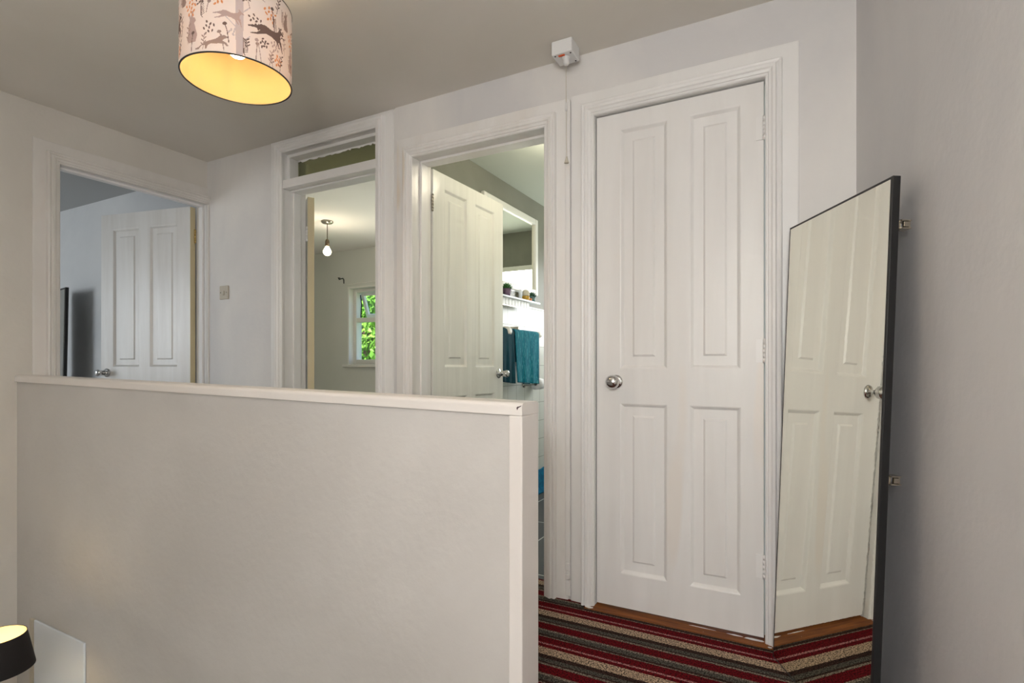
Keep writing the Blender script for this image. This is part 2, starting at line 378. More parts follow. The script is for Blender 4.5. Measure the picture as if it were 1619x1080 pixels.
tag(b.build('paint_chip', M['chipdark'], cap), 'dark chip at the corner of the capping')

# ------------------------------------------------------------------ architraves, linings
ARC = [(0, 0), (0, .018), (.004, .022), (.009, .022), (.011, .026), (.020, .028), (.024, .033), (.033, .034), (.036, .027), (.0385, .024), (.042, .028), (.048, .030), (.052, .028), (.054, .009), (.100, .007), (.104, .006), (.105, 0)]
def architrave(name, u0, u1, ztp, plane, mapf, mat, label, wl=None, wr=None, base=0, wt=None):
    """mitred moulding on both jambs and the head; mapf(u, out, z) -> world"""
    b = MB(); prev = None
    wl = wl or .105; wr = wr or .105; wt = wt or .105
    vs = []; cols = []
    for w_, t_ in ARC:
        a, c, d = min(w_, wl), min(w_, wr), min(w_, wt)
        vs += [mapf(u0 - a, t_, base), mapf(u0 - a, t_, ztp + d), mapf(u1 + c, t_, ztp + d), mapf(u1 + c, t_, base)]
    fs = []
    for i in range(len(ARC) - 1):
        for k in range(3): a = i * 4 + k; fs.append((a, a + 1, a + 5, a + 4))
    b.add(vs, fs)
    return struct(b.build(name, mat), label, 'door frame')
M['trim_l'] = painted('left_door_frame_painted_falloff', (.66, .635, .60), (.73, .705, .675), .4, 2.5, (2, 2, .8), .35, .62, .12, 25)  # woodwork white toned down to go with the painted fall-off beside it
mY = lambda Y: (lambda u, t, z: (u, Y - t, z))
architrave('trim_5', D4[0], D4[1], DH + .004, YB, mY(YB), M['gloss'], 'white moulded architrave round the closed cupboard door')
architrave('trim_6', D3[0], D3[1], DH, YB, mY(YB), M['oldgloss'], 'white moulded architrave round the bathroom doorway')
architrave('trim_7', D2[0], D2[1], 2.183, YC, mY(YC), M['gloss'], 'white moulded architrave round the doorway with a transom', wt=.076)
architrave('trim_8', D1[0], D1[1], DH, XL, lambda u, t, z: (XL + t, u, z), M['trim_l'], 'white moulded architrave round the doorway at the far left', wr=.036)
# batten covering the joint between two architraves, chipped foot
b = MB().box((-.846, YB - .022, .16), (-.826, YB - .010, 2.082)).box((-.846, YB - .019, .02), (-.826, YB - .010, .085)).box((-.846, YB - .024, .092), (-.826, YB - .010, .112)).box((-.845, YB - .018, .112), (-.827, YB - .010, .128))
b.box((-.846, YB - .024, .128), (-.826, YB - .010, .16))
struct(b.build('trim_9', M['gloss'], bevel=.003), 'narrow white batten between bathroom and cupboard door frames', 'batten')
def lining(name, u0, u1, z1, d0, d1, mapf, mat, label, stop=None, z0=0):
    """door lining boards lining the opening from depth d0 to d1 (mapf(u, depth, z)), with stop beads"""
    b = MB()
    def bx(ua, ub, da, db, za, zb):
        p = [mapf(ua, da, za), mapf(ub, db, zb)]
        b.box(tuple(min(p[0][i], p[1][i]) for i in range(3)), tuple(max(p[0][i], p[1][i]) for i in range(3)))
    bx(u0 - .02, u0, d0, d1, z0, z1 + .02); bx(u1, u1 + .02, d0, d1, z0, z1 + .02); bx(u0, u1, d0, d1, z1, z1 + .02)
    if stop:
        s0, s1, t = stop
        bx(u0, u0 + t, s0, s1, z0, z1); bx(u1 - t, u1, s0, s1, z0, z1); bx(u0 + t, u1 - t, s0, s1, z1 - t, z1)
    return struct(b.build(name, mat, bevel=.002), label, 'door lining')
idY = lambda u, d, z: (u, d, z); idX = lambda u, d, z: (XL - (d - 0), u, z)
lining('trim_10', D3[0], D3[1], DH, YB - .004, 2.236, idY, M['oldgloss'], 'white lining with stop bead inside the bathroom doorway', (2.142, 2.194, .012))
lining('trim_11', D2[0], D2[1], 2.183, YC - .004, 2.26, idY, M['gloss'], 'white lining inside the transom doorway', (2.165, 2.215, .013))
lining('trim_12', D1[0], D1[1], DH, -.004, .10, idX, M['gloss'], 'white lining inside the far left doorway', (.022, .058, .012))
lining('trim_13', D4[0], D4[1], DH + .004, YB + .002, 2.236, idY, M['gloss'], 'white lining behind the closed cupboard door', (2.146, 2.18, .012))
# transom of the middle doorway
b = MB().box((D2[0], YC - .012, 1.982), (D2[1], YC + .04, 2.030)).box((D2[0], YC + .04, 1.975), (D2[1], 2.222, 2.022)).box((D2[0], YC + .02, 2.165), (D2[1], 2.222, 2.1829))
b.box((D2[0] + .0, YC + .02, 2.0221), (D2[0] + .022, 2.222, 2.165)).box((D2[1] - .022, YC + .02, 2.0221), (D2[1], 2.222, 2.165))
tf = struct(b.build('window_1', M['gloss'], bevel=.003), 'narrow glazed transom above the middle doorway', 'transom window')
MB().box((D2[0] + .02, 2.186, 2.02), (D2[1] - .02, 2.190, 2.167)).build('transom_glass', M['transom'], tf)
b = MB(); xx = D2[0] + .02; pts = []
while xx < D2[1] - .02:
    pts.append((xx, 2.164 - random.uniform(.004, .014))); xx += random.uniform(.008, .03)
vs = []
for x_, z_ in pts: vs += [(x_, 2.1852, 2.168), (x_, 2.1852, z_)]
b.add(vs, [(2 * i, 2 * i + 1, 2 * i + 3, 2 * i + 2) for i in range(len(pts) - 1)])
tag(b.build('ragged_paint_edge', M['gloss'], tf))

# ------------------------------------------------------------------ doors
def leaf_mesh(T, W, Hd, th, xs, zs, b=None):
    b = b or MB(T)
    X = [0] + list(xs) + [W]; Z = [0] + list(zs) + [Hd]
    rings = [(0, 0), (.004, .0015), (.011, .009), (.014, .0115), (.048, .0115), (.0555, .006)]
    for side in (0, 1):
        def yy(d): return d if side == 0 else th - d
        for i in range(5):
            for j in range(5):
                x0, x1, z0, z1 = X[i], X[i + 1], Z[j], Z[j + 1]
                if i in (1, 3) and j in (1, 3):
                    vs = []
                    for o, d in rings: vs += [(x0 + o, yy(d), z0 + o), (x1 - o, yy(d), z0 + o), (x1 - o, yy(d), z1 - o), (x0 + o, yy(d), z1 - o)]
                    fs = []
                    for k in range(len(rings) - 1):
                        for e in range(4):
                            q = (k * 4 + e, k * 4 + (e + 1) % 4, k * 4 + 4 + (e + 1) % 4, k * 4 + 4 + e)
                            fs.append(q if side == 0 else q[::-1])
                    k = (len(rings) - 1) * 4; q = (k, k + 1, k + 2, k + 3); fs.append(q if side == 0 else q[::-1])
                    b.add(vs, fs)
                else:
                    q = (0, 1, 2, 3)
                    b.add([(x0, yy(0), z0), (x1, yy(0), z0), (x1, yy(0), z1), (x0, yy(0), z1)], [q if side == 0 else q[::-1]])
    b.add([(0, 0, 0), (W, 0, 0), (W, th, 0), (0, th, 0), (0, 0, Hd), (W, 0, Hd), (W, th, Hd), (0, th, Hd)], [(0, 3, 2, 1), (4, 5, 6, 7), (3, 0, 4, 7)][:2], 0)
    b.add([(0, 0, 0), (0, th, 0), (0, th, Hd), (0, 0, Hd)], [(3, 2, 1, 0)], 1)
    b.add([(W, 0, 0), (W, th, 0), (W, th, Hd), (W, 0, Hd)], [(0, 1, 2, 3)], 1)
    return b
KN = [(0, 0), (.027, 0), (.0275, .002), (.026, .005), (.021, .008), (.012, .010), (.009, .014), (.0085, .026), (.010, .030), (.017, .033), (.024, .040), (.0272, .048), (.0272, .055), (.024, .063), (.017, .069), (.008, .072), (0, .073)]
KN2 = [(0, 0), (.029, 0), (.0295, .003), (.027, .006), (.018, .009), (.010, .012), (.010, .020), (.0175, .024), (.0185, .050), (.0215, .054), (.0225, .062), (.019, .069), (.010, .073), (0, .0735)]
def hinge(b, T_, z, at, dirv, h=.078, r=.0055, plates=None):
    for k in range(5):
        za = z - h / 2 + k * h / 5
        b.lathe([(0, 0), (r, 0), (r, h / 5 - .0012), (0, h / 5 - .0012)], (at[0], at[1], za), (0, 0, 1), 12)
    b.lathe([(0, -.002), (r * .7, -.002), (r * .7, h + .002), (0, h + .002)], (at[0], at[1], z - h / 2), (0, 0, 1), 10)
    if plates: b.box((plates[0], plates[1], z - h / 2), (plates[2], plates[3], z + h / 2))
    return b
# door_4: closed cupboard door, hinged on the right
W4 = D4[1] - D4[0] - .010
T4 = Matrix.Translation((D4[0] + .005, YB + .003, .012))
d4 = empty('door_4', (D4[0], YB, 0), 'closed white four-panel cupboard door with a round chrome knob', 'door', kind='structure')
leaf_mesh(T4, W4, 1.974, .036, (.097, .282, .364, .543), (.135, .815, .953, 1.909)).build('door_leaf', [M['doorg'], M['gloss']], d4)
k = MB().lathe(KN, (-.636, YB + .003, .913), (0, -1, 0), 40).build('door_knob', M['chrome'], d4)
for z in (1.82, 1.03, .265):
    q = MB(); hinge(q, None, z, (D4[1] - .003, YB - .004), None, .082, .0055)
    q.box((D4[1] - .030, YB - .001, z - .041), (D4[1] - .004, YB + .0035, z + .041)).build('hinge', M['gloss'], d4)
struct(MB().box((D4[0] - .03, 2.05, -.02), (D4[1] + .035, 2.24, .003)).build('trim_14', M['wood']), 'worn orange-brown timber threshold under the cupboard door', 'threshold')
b = MB()          # paint lost onto the threshold in front of the door
for (x0, y0, L_, wd) in ((-.36, 2.096, .10, .006), (-.22, 2.094, .06, .010), (-.165, 2.092, .075, .016), (-.755, 2.062, .035, .02), (-.085, 2.058, .014, .014)):
    n = 14; vs = [(x0 + L_ / 2 + L_ / 2 * math.cos(a) * random.uniform(.75, 1.1), y0 + wd / 2 * math.sin(a) * random.uniform(.7, 1.2), .0036) for a in [2 * math.pi * i / n for i in range(n)]]
    b.add(vs, [tuple(range(n))])
tag(b.build('spilt_paint_patch', M['gloss']), 'small white paint spills on the worn wooden threshold', 'paint spill', kind='stuff')

def open_door(name, hx, hy, ang, W, mat, edge, label, zs=(.135, .80, .955, 1.895), knobside=0, knob=KN2, th=.038, flip=False):
    """leaf from hinge point, pointing along ang"""
    T = Matrix.Translation((hx, hy, .012)) @ Matrix.Rotation(ang, 4, 'Z')
    if flip: T = T @ Matrix.Diagonal((1, -1, 1, 1))
    d = empty(name, (hx, hy, 0), label, 'door', kind='structure')
    s = W / .76
    leaf_mesh(T, W, 1.970, th, (.105 * s, .335 * s, .425 * s, .655 * s), zs).build('door_leaf', [mat, edge], d)
    for sd in (0, 1):
        y = 0 if sd == 0 else th; a = T.to_3x3() @ Vector((0, -1 if sd == 0 else 1, 0))
        p = T @ Vector((W - .052, y, .915))
        MB().lathe(knob, p, a, 32).build('door_knob', M['chrome'], d)
    return d, T
# bathroom door, hinged on the left jamb, open into the bathroom (its front face turned towards the opening)
d3, T3 = open_door('door_3', D3[0] + .008, 2.243, R(88.2), .70, M['bathdoor'], M['bathdoor'], 'glossy off-white four-panel door standing open into the bathroom')
for z in (1.81, .25):
    q = MB(); hinge(q, None, z, (D3[0] + .0065, 2.2405), None, .085, .006).build('hinge', M['steel'], d3)
# back bedroom door, swung wide open so that only its hinge edge shows
d2, T2 = open_door('door_2', D2[0] + .006, 2.268, R(146), .68, M['gloss'], M['cream'], 'white door swung wide open behind the middle doorway, only its edge showing', flip=True)
for z in (1.76, .25):
    q = MB(); hinge(q, None, z, (D2[0] + .006, 2.262), None, .085, .006).build('hinge', M['gloss'], d2)
# front bedroom door, seen open against the bedroom wall
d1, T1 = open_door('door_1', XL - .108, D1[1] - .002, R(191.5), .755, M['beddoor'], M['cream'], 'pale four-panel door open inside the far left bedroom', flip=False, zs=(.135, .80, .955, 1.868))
for z in (1.80, .25):
    q = MB(); hinge(q, None, z, (XL - .103, D1[1] - .006), None, .085, .006)
    q.box((XL - .112, D1[1] - .030, z - .042), (XL - .108, D1[1] - .006, z + .042)).build('hinge', M['brass'], d1)

# ------------------------------------------------------------------ landing fittings
# light switch
ls = empty('light_switch', (-3.112, YC, 1.425), 'small yellowed square light switch left of the middle doorway', 'light switch')
MB().box((-3.152, YC - .009, 1.384), (-3.072, YC, 1.467)).build('switch_plate', M['oldplast'], ls, bevel=.003)
MB().box((-3.120, YC - .015, 1.408), (-3.104, YC - .009, 1.436)).build('switch_rocker', M['oldplast'], ls, bevel=.002)
for x in (-3.140, -3.084): MB().lathe([(0, 0), (.003, 0), (.0025, .0012), (0, .0015)], (x, YC - .009, 1.425), (0, -1, 0), 10).build('screw', M['dark'], ls)
# ceiling pull switch
px0, px1, py0, py1 = -.857, -.771, 1.960, 2.048
ps = empty('pull_cord_switch', (-.814, 2.0, H), 'white square pull cord switch with red indicator on the ceiling', 'pull switch')
MB().box((px0, py0, H - .055), (px1, py1, H)).build('switch_box', M['plast'], ps, bevel=.004)
MB().lathe([(0, 0), (.016, 0), (.016, -.004), (.0125, -.006), (.0125, -.026), (.010, -.030), (.004, -.034), (0, -.034)], (-.808, 1.995, H - .055), seg=24).build('cord_outlet', M['plast'], ps)
MB().box((-.832, 1.9705, H - .0575), (-.806, 1.980, H - .0545)).build('indicator', M['red'], ps)
b = MB()
for x, y in ((px0 + .012, py0 + .012), (px1 - .010, py0 + .014), (px1 - .012, py1 - .012)): MB().lathe([(0, 0), (.0035, 0), (.003, -.001), (0, -.001)], (x, y, H - .055), seg=10).build('screw', M['dark'], ps)
cd = MB().tube([(-.808, 1.995, H - .088), (-.8085, 1.996, 2.09), (-.808, 1.996, 2.02)], .0011, 6).tube([(-.808, 1.996, 2.0), (-.807, 1.996, 1.86), (-.806, 1.996, 1.802)], .0011, 6).build('pull_cord', M['cord'], ps)
MB().lathe([(0, .034), (.0028, .033), (.0032, .02), (.0042, .010), (.0042, 0), (0, 0)], (-.808, 1.996, 1.992), seg=14).build('cord_joiner', M['plast'], ps)
q = MB().lathe([(0, .026), (.003, .026), (.005, .016), (.0095, .003), (.0095, 0), (.0070, -.001), (0, -.001)], (-.806, 1.996, 1.784), seg=18).build('cord_pull', M['cord'], ps)

# ceiling pendant with the woodland print drum shade
LX, LY, LR = -1.476, 1.040, .150
Z0, Z1 = 1.830, 2.050
lamp = empty('pendant_lamp', (LX, LY, H), 'drum pendant lamp with woodland animal print shade, lit gold inside', 'ceiling lamp')
cell = .0014
NU = int(2 * math.pi * LR / cell); NV = int((Z1 - Z0) / cell)
img = np.zeros((NV, NU), int); CIRC = 2 * math.pi * LR
U = (np.arange(NU) + .5) * CIRC / NU; V = (np.arange(NV) + .5) * (Z1 - Z0) / NV
UU, VV = np.meshgrid(U, V)
def wrap(u): return (u + CIRC / 2) % CIRC - CIRC / 2
def ell(u, v, a, bb, ang, mi):
    du = wrap(UU - u); dv = VV - v; c, s = math.cos(ang), math.sin(ang)
    p = du * c + dv * s; q_ = -du * s + dv * c
    img[(p / a) ** 2 + (q_ / bb) ** 2 < 1] = mi
def poly(pts, u, v, s, mi, flip=1, ang=0):
    c, sn = math.cos(ang), math.sin(ang)
    P_ = [((x * c - y * sn) * s * flip, (x * sn + y * c) * s) for x, y in pts]
    du = wrap(UU - u); dv = VV - v; ins = np.zeros_like(img, bool)
    for i in range(len(P_)):
        x1, y1 = P_[i]; x2, y2 = P_[(i + 1) % len(P_)]
        if y1 == y2: continue
        cond = ((y1 > dv) != (y2 > dv)) & (du < (x2 - x1) * (dv - y1) / (y2 - y1) + x1)
        ins ^= cond
    img[ins] = mi
def stroke(pts, r, mi):
    for i in range(len(pts) - 1):
        (x1, y1), (x2, y2) = pts[i], pts[i + 1]; L2 = (x2 - x1) ** 2 + (y2 - y1) ** 2 + 1e-12
        du = wrap(UU - x1); dv = VV - y1
        t_ = np.clip((du * (x2 - x1) + dv * (y2 - y1)) / L2, 0, 1)
        img[(du - t_ * (x2 - x1)) ** 2 + (dv - t_ * (y2 - y1)) ** 2 < r * r] = mi
DEER = [(-50, -6), (-38, -2), (-26, 3), (-20, 8), (-8, 9), (6, 6), (18, 8), (26, 12), (30, 20), (27, 24), (30, 26), (34, 22), (40, 18), (46, 14), (45, 11), (38, 12), (34, 6), (32, -2), (38, -10), (40, -22), (43, -32), (41, -33), (36, -22), (30, -12), (26, -14), (33, -26), (30, -27), (20, -14), (6, -10), (-8, -10), (-16, -14), (-28, -20), (-44, -24), (-45, -22), (-30, -16), (-22, -8), (-36, -6), (-50, -9)]
FOX = [(-48, -20), (-38, -18), (-26, -10), (-14, -4), (0, 0), (12, 4), (22, 12), (24, 20), (28, 15), (34, 16), (44, 11), (34, 6), (28, 0), (38, -4), (44, -12), (40, -14), (34, -8), (22, -8), (10, -10), (-2, -10), (-10, -14), (-14, -24), (-18, -24), (-18, -14), (-28, -14), (-38, -24), (-48, -24)]
HARE = [(-9, -26), (8, -26), (12, -14), (8, -2), (5, 8), (9, 12), (6, 18), (2, 19), (3, 30), (0, 31), (-3, 20), (-8, 30), (-10, 28), (-6, 16), (-8, 8), (-9, -6), (-14, -18)]
def cluster(u, v, mi, n=9, R_=.010, s=.0028):
    rr = random.Random(int(abs(u * 7919 + v * 104729) * 100) + n)
    for k in range(n):
        a = k * 2.4; d = R_ * math.sqrt((k + .3) / n); ell(u + d * math.cos(a), v + d * 1.15 * math.sin(a), s, s * .55, rr.uniform(.5, 2.4), mi)
def sprig(u, v, h, mi, lean=0):
    stroke([(u, v), (u + lean * .5, v + h * .5), (u + lean, v + h)], .0008, mi)
    for k in range(6):
        f = .3 + k * .13; x_ = u + lean * f; sgn = 1 if k % 2 else -1
        ell(x_ + sgn * .0042, v + h * f + .003, .0046, .0018, sgn * .8, mi)
def seedhead(u, v, h, mi, lean):
    stroke([(u, v), (u + lean * .4, v + h * .6), (u + lean, v + h)], .0011, mi); ell(u + lean, v + h, .0056, .0046, .5, mi)
def fern(u, v, h, mi):
    for k in range(9):
        f = k / 8; stroke([(u, v + h * f * .8), (u + .010 * (1 - .4 * f), v + h * (f * .8 + .14))], .0008, mi)
    stroke([(u + .004, v - .006), (u, v), (u - .001, v + h)], .001, mi)
REP = CIRC / 3
rr = random.Random(9)
for r_ in range(3):
    o = r_ * REP
    ell(o + .004, .11, .0095, .2, 0, 5); 
    for k in range(5): stroke([(o + .002, .03 + k * .04), (o + (-1) ** k * .03, .06 + k * .04)], .0012, 5)
    poly(HARE, o - .125, .070, .0015, 4); poly(HARE, o + .150, .165, .0010, 2, -1)
    poly(FOX, o - .066, .032, .00098, 2); poly(DEER, o + .084, .100, .00118, 1 if r_ != 1 else 2)
    poly(DEER, o - .022, .108, .00080, 4, 1, -.1); poly(DEER, o + .045, .190, .0006, 4, -1); poly(FOX, o - .1, .172, .0007, 2, 1, .2)
    for (u, v, mi, n, R2) in ((-.075, .066, 1, 9, .012), (.044, .110, 1, 11, .013), (-.050, .146, 3, 10, .012), (.088, .150, 3, 11, .014), (.068, .058, 1, 9, .009), (.105, .066, 4, 10, .010), (-.13, .125, 3, 12, .014), (-.100, .145, 1, 8, .009), (.020, .168, 1, 8, .009), (.115, .030, 3, 9, .010), (-.012, .062, 5, 6, .008), (.13, .115, 1, 8, .010), (-.03, .196, 1, 8, .01)):
        cluster(o + u, v, mi, n, R2 * 1.45, .0042 if mi != 3 else .0048)
    for (u, v, h, mi, ln) in ((-.034, .006, .050, 2, -.012), (-.022, .03, .05, 1, -.01), (.046, .004, .045, 2, .004), (.060, .004, .055, 4, -.012), (-.128, .006, .05, 1, .006), (.098, .12, .05, 1, -.004), (.03, .138, .03, 4, -.01), (-.08, .108, .03, 2, .008)):
        seedhead(o + u, v, h, mi, ln)
    for (u, v, h, mi, ln) in ((.085, .004, .045, 4, .01), (.096, .002, .035, 2, -.006), (.122, .002, .05, 1, .008), (-.090, .008, .04, 2, .004), (-.142, .03, .05, 2, .004), (.025, .02, .03, 1, -.004), (-.066, .165, .04, 1, .004), (.110, .165, .045, 1, .01), (.142, .06, .05, 4, .0)):
        sprig(o + u, v, h, mi, ln)
    fern(o + .014, .010, .042, 1); fern(o - .095, .100, .05, 1); fern(o + .100, .110, .04, 1); fern(o + .132, .150, .04, 2)
th0 = R(-35)
b = MB(); vs = []
for j in range(NV + 1):
    for i in range(NU):
        a = th0 + 2 * math.pi * i / NU; vs.append((LX + LR * math.cos(a), LY + LR * math.sin(a), Z0 + (Z1 - Z0) * j / NV))
fs = [(j * NU + i, j * NU + (i + 1) % NU, (j + 1) * NU + (i + 1) % NU, (j + 1) * NU + i) for j in range(NV) for i in range(NU)]
b.v = [Vector(p) for p in vs]; b.f = fs; b.mi = [int(x) for x in img.reshape(-1)]; b.sm = [True] * len(fs)
shade = b.build('lamp_shade', SH, lamp)
MB().lathe([(LR - .0015, Z0 - H), (LR - .0015, Z1 - H)], (LX, LY, H), seg=96).build('shade_lining', M['lining'], shade)
b = MB()
for z in (Z0, Z1): MB().lathe([(LR + .0012, z - .0012 - H), (LR + .0012, z + .0012 - H), (LR - .003, z + .0012 - H), (LR - .003, z - .0012 - H), (LR + .0012, z - .0012 - H)], (LX, LY, H), seg=96).build('shade_ring', M['black'], shade)
for k in range(3):
    a = R(20 + 120 * k); MB().tube([(LX + .02 * math.cos(a), LY + .02 * math.sin(a), Z1 - .03), (LX + (LR - .002) * math.cos(a), LY + (LR - .002) * math.sin(a), Z1 - .001)], .0012, 6).build('ring_spoke', M['steel'], shade)
MB().lathe([(0, 0), (.045, 0), (.045, -.012), (.030, -.022), (.008, -.026), (0, -.026)], (LX, LY, H), seg=32).build('ceiling_rose', M['plast'], lamp)
MB().tube([(LX, LY, H - .02), (LX, LY, 2.055)], .003, 8).build('flex', M['plast'], lamp)
MB().lathe([(0, 2.06 - H), (.012, 2.06 - H), (.016, 2.04 - H), (.019, 1.985 - H), (.017, 1.975 - H), (0, 1.975 - H)], (LX, LY, H), seg=24).build('bulb_holder', M['plast'], lamp)
BULB = [(0, 0), (.008, .001), (.018, .006), (.026, .015), (.030, .028), (.029, .042), (.022, .058), (.015, .070), (.013, .080), (0, .080)]
MB().lathe(BULB, (LX, LY, 1.898), seg=28).build('bulb', M['bulb'], lamp)
light('pendant_glow', 'POINT', (LX, LY, 1.880), 4.6, (1, .77, .47), .03)

# floor lamp added out of view behind the viewpoint, to light the landing
GLX, GLY = .12, -.52
gp = empty('added_floor_lamp', (GLX, GLY, 0), 'slim floor lamp with an opal globe, added out of view to light the landing', 'floor lamp')
MB().lathe([(0, 0), (.13, 0), (.13, .012), (.02, .022), (0, .022)], (GLX, GLY, .0005), seg=36).build('base', M['black'], gp)
MB().lathe([(.009, 0), (.009, 1.235)], (GLX, GLY, .015), seg=14).build('pole', M['black'], gp)
MB().lathe([(.11 * math.sin(math.pi * k / 16), .11 - .11 * math.cos(math.pi * k / 16)) for k in range(17)], (GLX, GLY, 1.24), seg=32).build('opal_globe', glass_mat('opal_globe_glass', (.97, .95, .9), .05), gp)
light('added_floor_lamp_glow', 'POINT', (GLX, GLY, 1.35), 55, (1, .98, .955), .09)

# leaning mirror
yaw, lean = R(26.8), R(2.27)
mo = Vector((-.067, 2.004, 0)); e_ = Vector((math.sin(yaw), -math.cos(yaw), 0)); r_h = Vector((math.cos(yaw), math.sin(yaw), 0))
u_ = Vector((0, 0, 1)) * math.cos(lean) + r_h * math.sin(lean); nb = r_h * math.cos(lean) - Vector((0, 0, 1)) * math.sin(lean)
TM = Matrix(((e_.x, nb.x, u_.x, mo.x), (e_.y, nb.y, u_.y, mo.y), (e_.z, nb.z, u_.z, mo.z), (0, 0, 0, 1)))   # local: x along width, y to the back, z up
WM, HM = .502, 1.44
lm = empty('leaning_mirror', mo, 'tall black-edged mirror leaning on the right wall, reflecting the cupboard door', 'mirror')
MB(TM).box((.003, .0005, .004), (WM - .009, .004, HM - .006)).build('mirror_glass', M['mirror'], lm)
b = MB(TM).box((0, -.0005, .001), (.003, .018, HM)).box((WM - .009, -.0012, .001), (WM, .018, HM)).box((.003, -.0005, HM - .006), (WM - .009, .018, HM)).box((.003, -.0005, .001), (WM - .009, .018, .004)).box((.003, .006, .004), (WM - .009, .018, HM - .003))
b.build('mirror_frame', M['black'], lm, bevel=.0012)
for z in (1.325, .70):
    b = MB(TM)
    b.box((WM - .055, .018, z - .028), (WM - .012, .021, z + .028)).box((WM - .042, .021, z - .009), (WM - .012, .030, z + .009))
    b.box((WM - .034, .028, z - .011), (WM - .006, .052, z - .008)).box((WM - .034, .028, z + .008), (WM - .006, .052, z + .011)).box((WM - .032, .048, z - .010), (WM - .010, .052, z + .010)).box((WM - .010, .034, z - .006), (WM - .005, .046, z + .006))
    b.lathe([(0, 0), (.004, 0), (.004, .022), (0, .022)], (WM - .026, .034, z - .011), (0, 0, 1), 12)
    for zz in (z - .02, z + .02): b.lathe([(0, 0), (.006, 0), (.005, .003), (0, .0035)], (WM - .026, .021, zz), (0, 1, 0), 12)
    b.build('cabinet_hinge', M['steel'], lm)

# ------------------------------------------------------------------ lower left: white panel and table lamp
pn = empty('display_board', (-2.97, HY0, -1.29), 'glossy white panel against the stair well wall behind the black lamp', 'panel')
b = MB().box((-3.09, HY0 - .010, ZS), (-2.643, HY0 - .001, -.190)); b.build('panel_board', M['white'], pn, bevel=.003)
MB().box((-3.125, HY0 - .014, ZS), (-3.0905, HY0 - .001, -.190)).build('edge_strip', M['oldplast'], pn, bevel=.002)
CX, CY = -2.64, .88
cs = empty('console_table', (CX, CY, ZS), 'small white table under the black lamp in the stair well', 'table')
MB().box((CX - .2, CY - .2, -.53), (CX + .25, CY + .18, -.50)).build('table_top', M['white'], cs, bevel=.003)
for sx in (-.18, .23):
    for sy in (-.18, .16): MB().box((CX + sx - .015, CY + sy - .015, ZS), (CX + sx + .015, CY + sy + .015, -.53)).build('leg', M['white'], cs)
tl = empty('table_lamp', (CX, CY, -.50), 'black-shaded table lamp glowing at the bottom left corner', 'table lamp')
MB().lathe([(.085, -.032), (.110, -.162)], (CX, CY, 0), seg=64).build('lamp_shade', M['shadeblack'], tl)
q = tl.children[0]
MB().lathe([(.083, -.033), (.108, -.161)], (CX, CY, 0), seg=64).build('shade_lining', M['lining2'], q)
MB().lathe([(0, 0), (.06, 0), (.06, .012), (.012, .02), (.008, .05), (.008, .33), (.014, .33), (.014, .37), (0, .37)], (CX, CY, -.50), seg=24).build('lamp_base', M['black'], tl)
MB().lathe([(0, .06), (.02, .05), (.026, .03), (.02, .01), (.012, 0), (0, 0)], (CX, CY, -.130), seg=20).build('bulb', M['lampcore'], tl)
light('table_lamp_glow', 'POINT', (CX, CY, -.09), .85, (1, .80, .50), .02)

# ------------------------------------------------------------------ front bedroom (far left doorway)
AX0, AX1, AY0, AY1 = -6.6, XL - .10, -1.3, 2.25
struct(MB().box((AX0 - .1, AY1, 0), (AX1 + .0, AY1 + .08, H + .1)).build('wall_north_bedroom', M['coldw']), 'cool grey-white wall inside the far left bedroom', 'wall')
struct(MB().box((AX0 - .1, AY0 - .1, 0), (AX0, AY1, H + .1)).build('wall_west_bedroom', M['coldw']), 'end wall of the far left bedroom', 'wall')
b = MB().box((AX0, AY0 - .1, 0), (-6.5, AY0, H + .1)).box((-5.2, AY0 - .1, 0), (AX1, AY0, H + .1)).box((-6.5, AY0 - .1, 0), (-5.2, AY0, .8)).box((-6.5, AY0 - .1, 2.1), (-5.2, AY0, H + .1))
struct(b.build('wall_south_bedroom', M['coldw']), 'wall of the far left bedroom with an added window', 'wall')
wf = MB().box((-6.5, AY0 - .07, .8), (-6.45, AY0 - .02, 2.1)).box((-5.25, AY0 - .07, .8), (-5.2, AY0 - .02, 2.1)).box((-6.45, AY0 - .07, .8), (-5.25, AY0 - .02, .85)).box((-6.45, AY0 - .07, 2.05), (-5.25, AY0 - .02, 2.1)).box((-5.875, AY0 - .07, .85), (-5.825, AY0 - .02, 2.05)).build('added_window_2', M['upvc'])  # unseen window, added to light this bedroom
struct(wf, 'added white window lighting the far left bedroom, out of view', 'window'); MB().box((-6.45, AY0 - .05, .85), (-5.25, AY0 - .045, 2.05)).build('pane', M['glass'], wf)
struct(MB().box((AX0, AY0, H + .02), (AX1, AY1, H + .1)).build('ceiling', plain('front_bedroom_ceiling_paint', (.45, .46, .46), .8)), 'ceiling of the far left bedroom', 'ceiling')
struct(MB().box((AX0, AY0, -.05), (AX1, AY1, 0)).build('floor', M['carpetr']), 'floor of the far left bedroom', 'floor')
TB = Matrix.Translation((-5.02, 2.06, 0)) @ Matrix.Rotation(R(170), 4, 'Z') @ Matrix.Rotation(R(1), 4, 'X')
bm_ = empty('bedroom_mirror', (-5.02, 2.06, 0), 'tall dark-framed mirror leaning in the bedroom, at the far left jamb', 'mirror')
MB(TB).box((0.0, -.012, 0), (.34, .010, 1.585)).build('mirror_frame', M['black'], bm_, bevel=.002)
MB(TB).box((.014, .0105, .015), (.326, .0125, 1.57)).build('mirror_glass', M['mirror'], bm_)

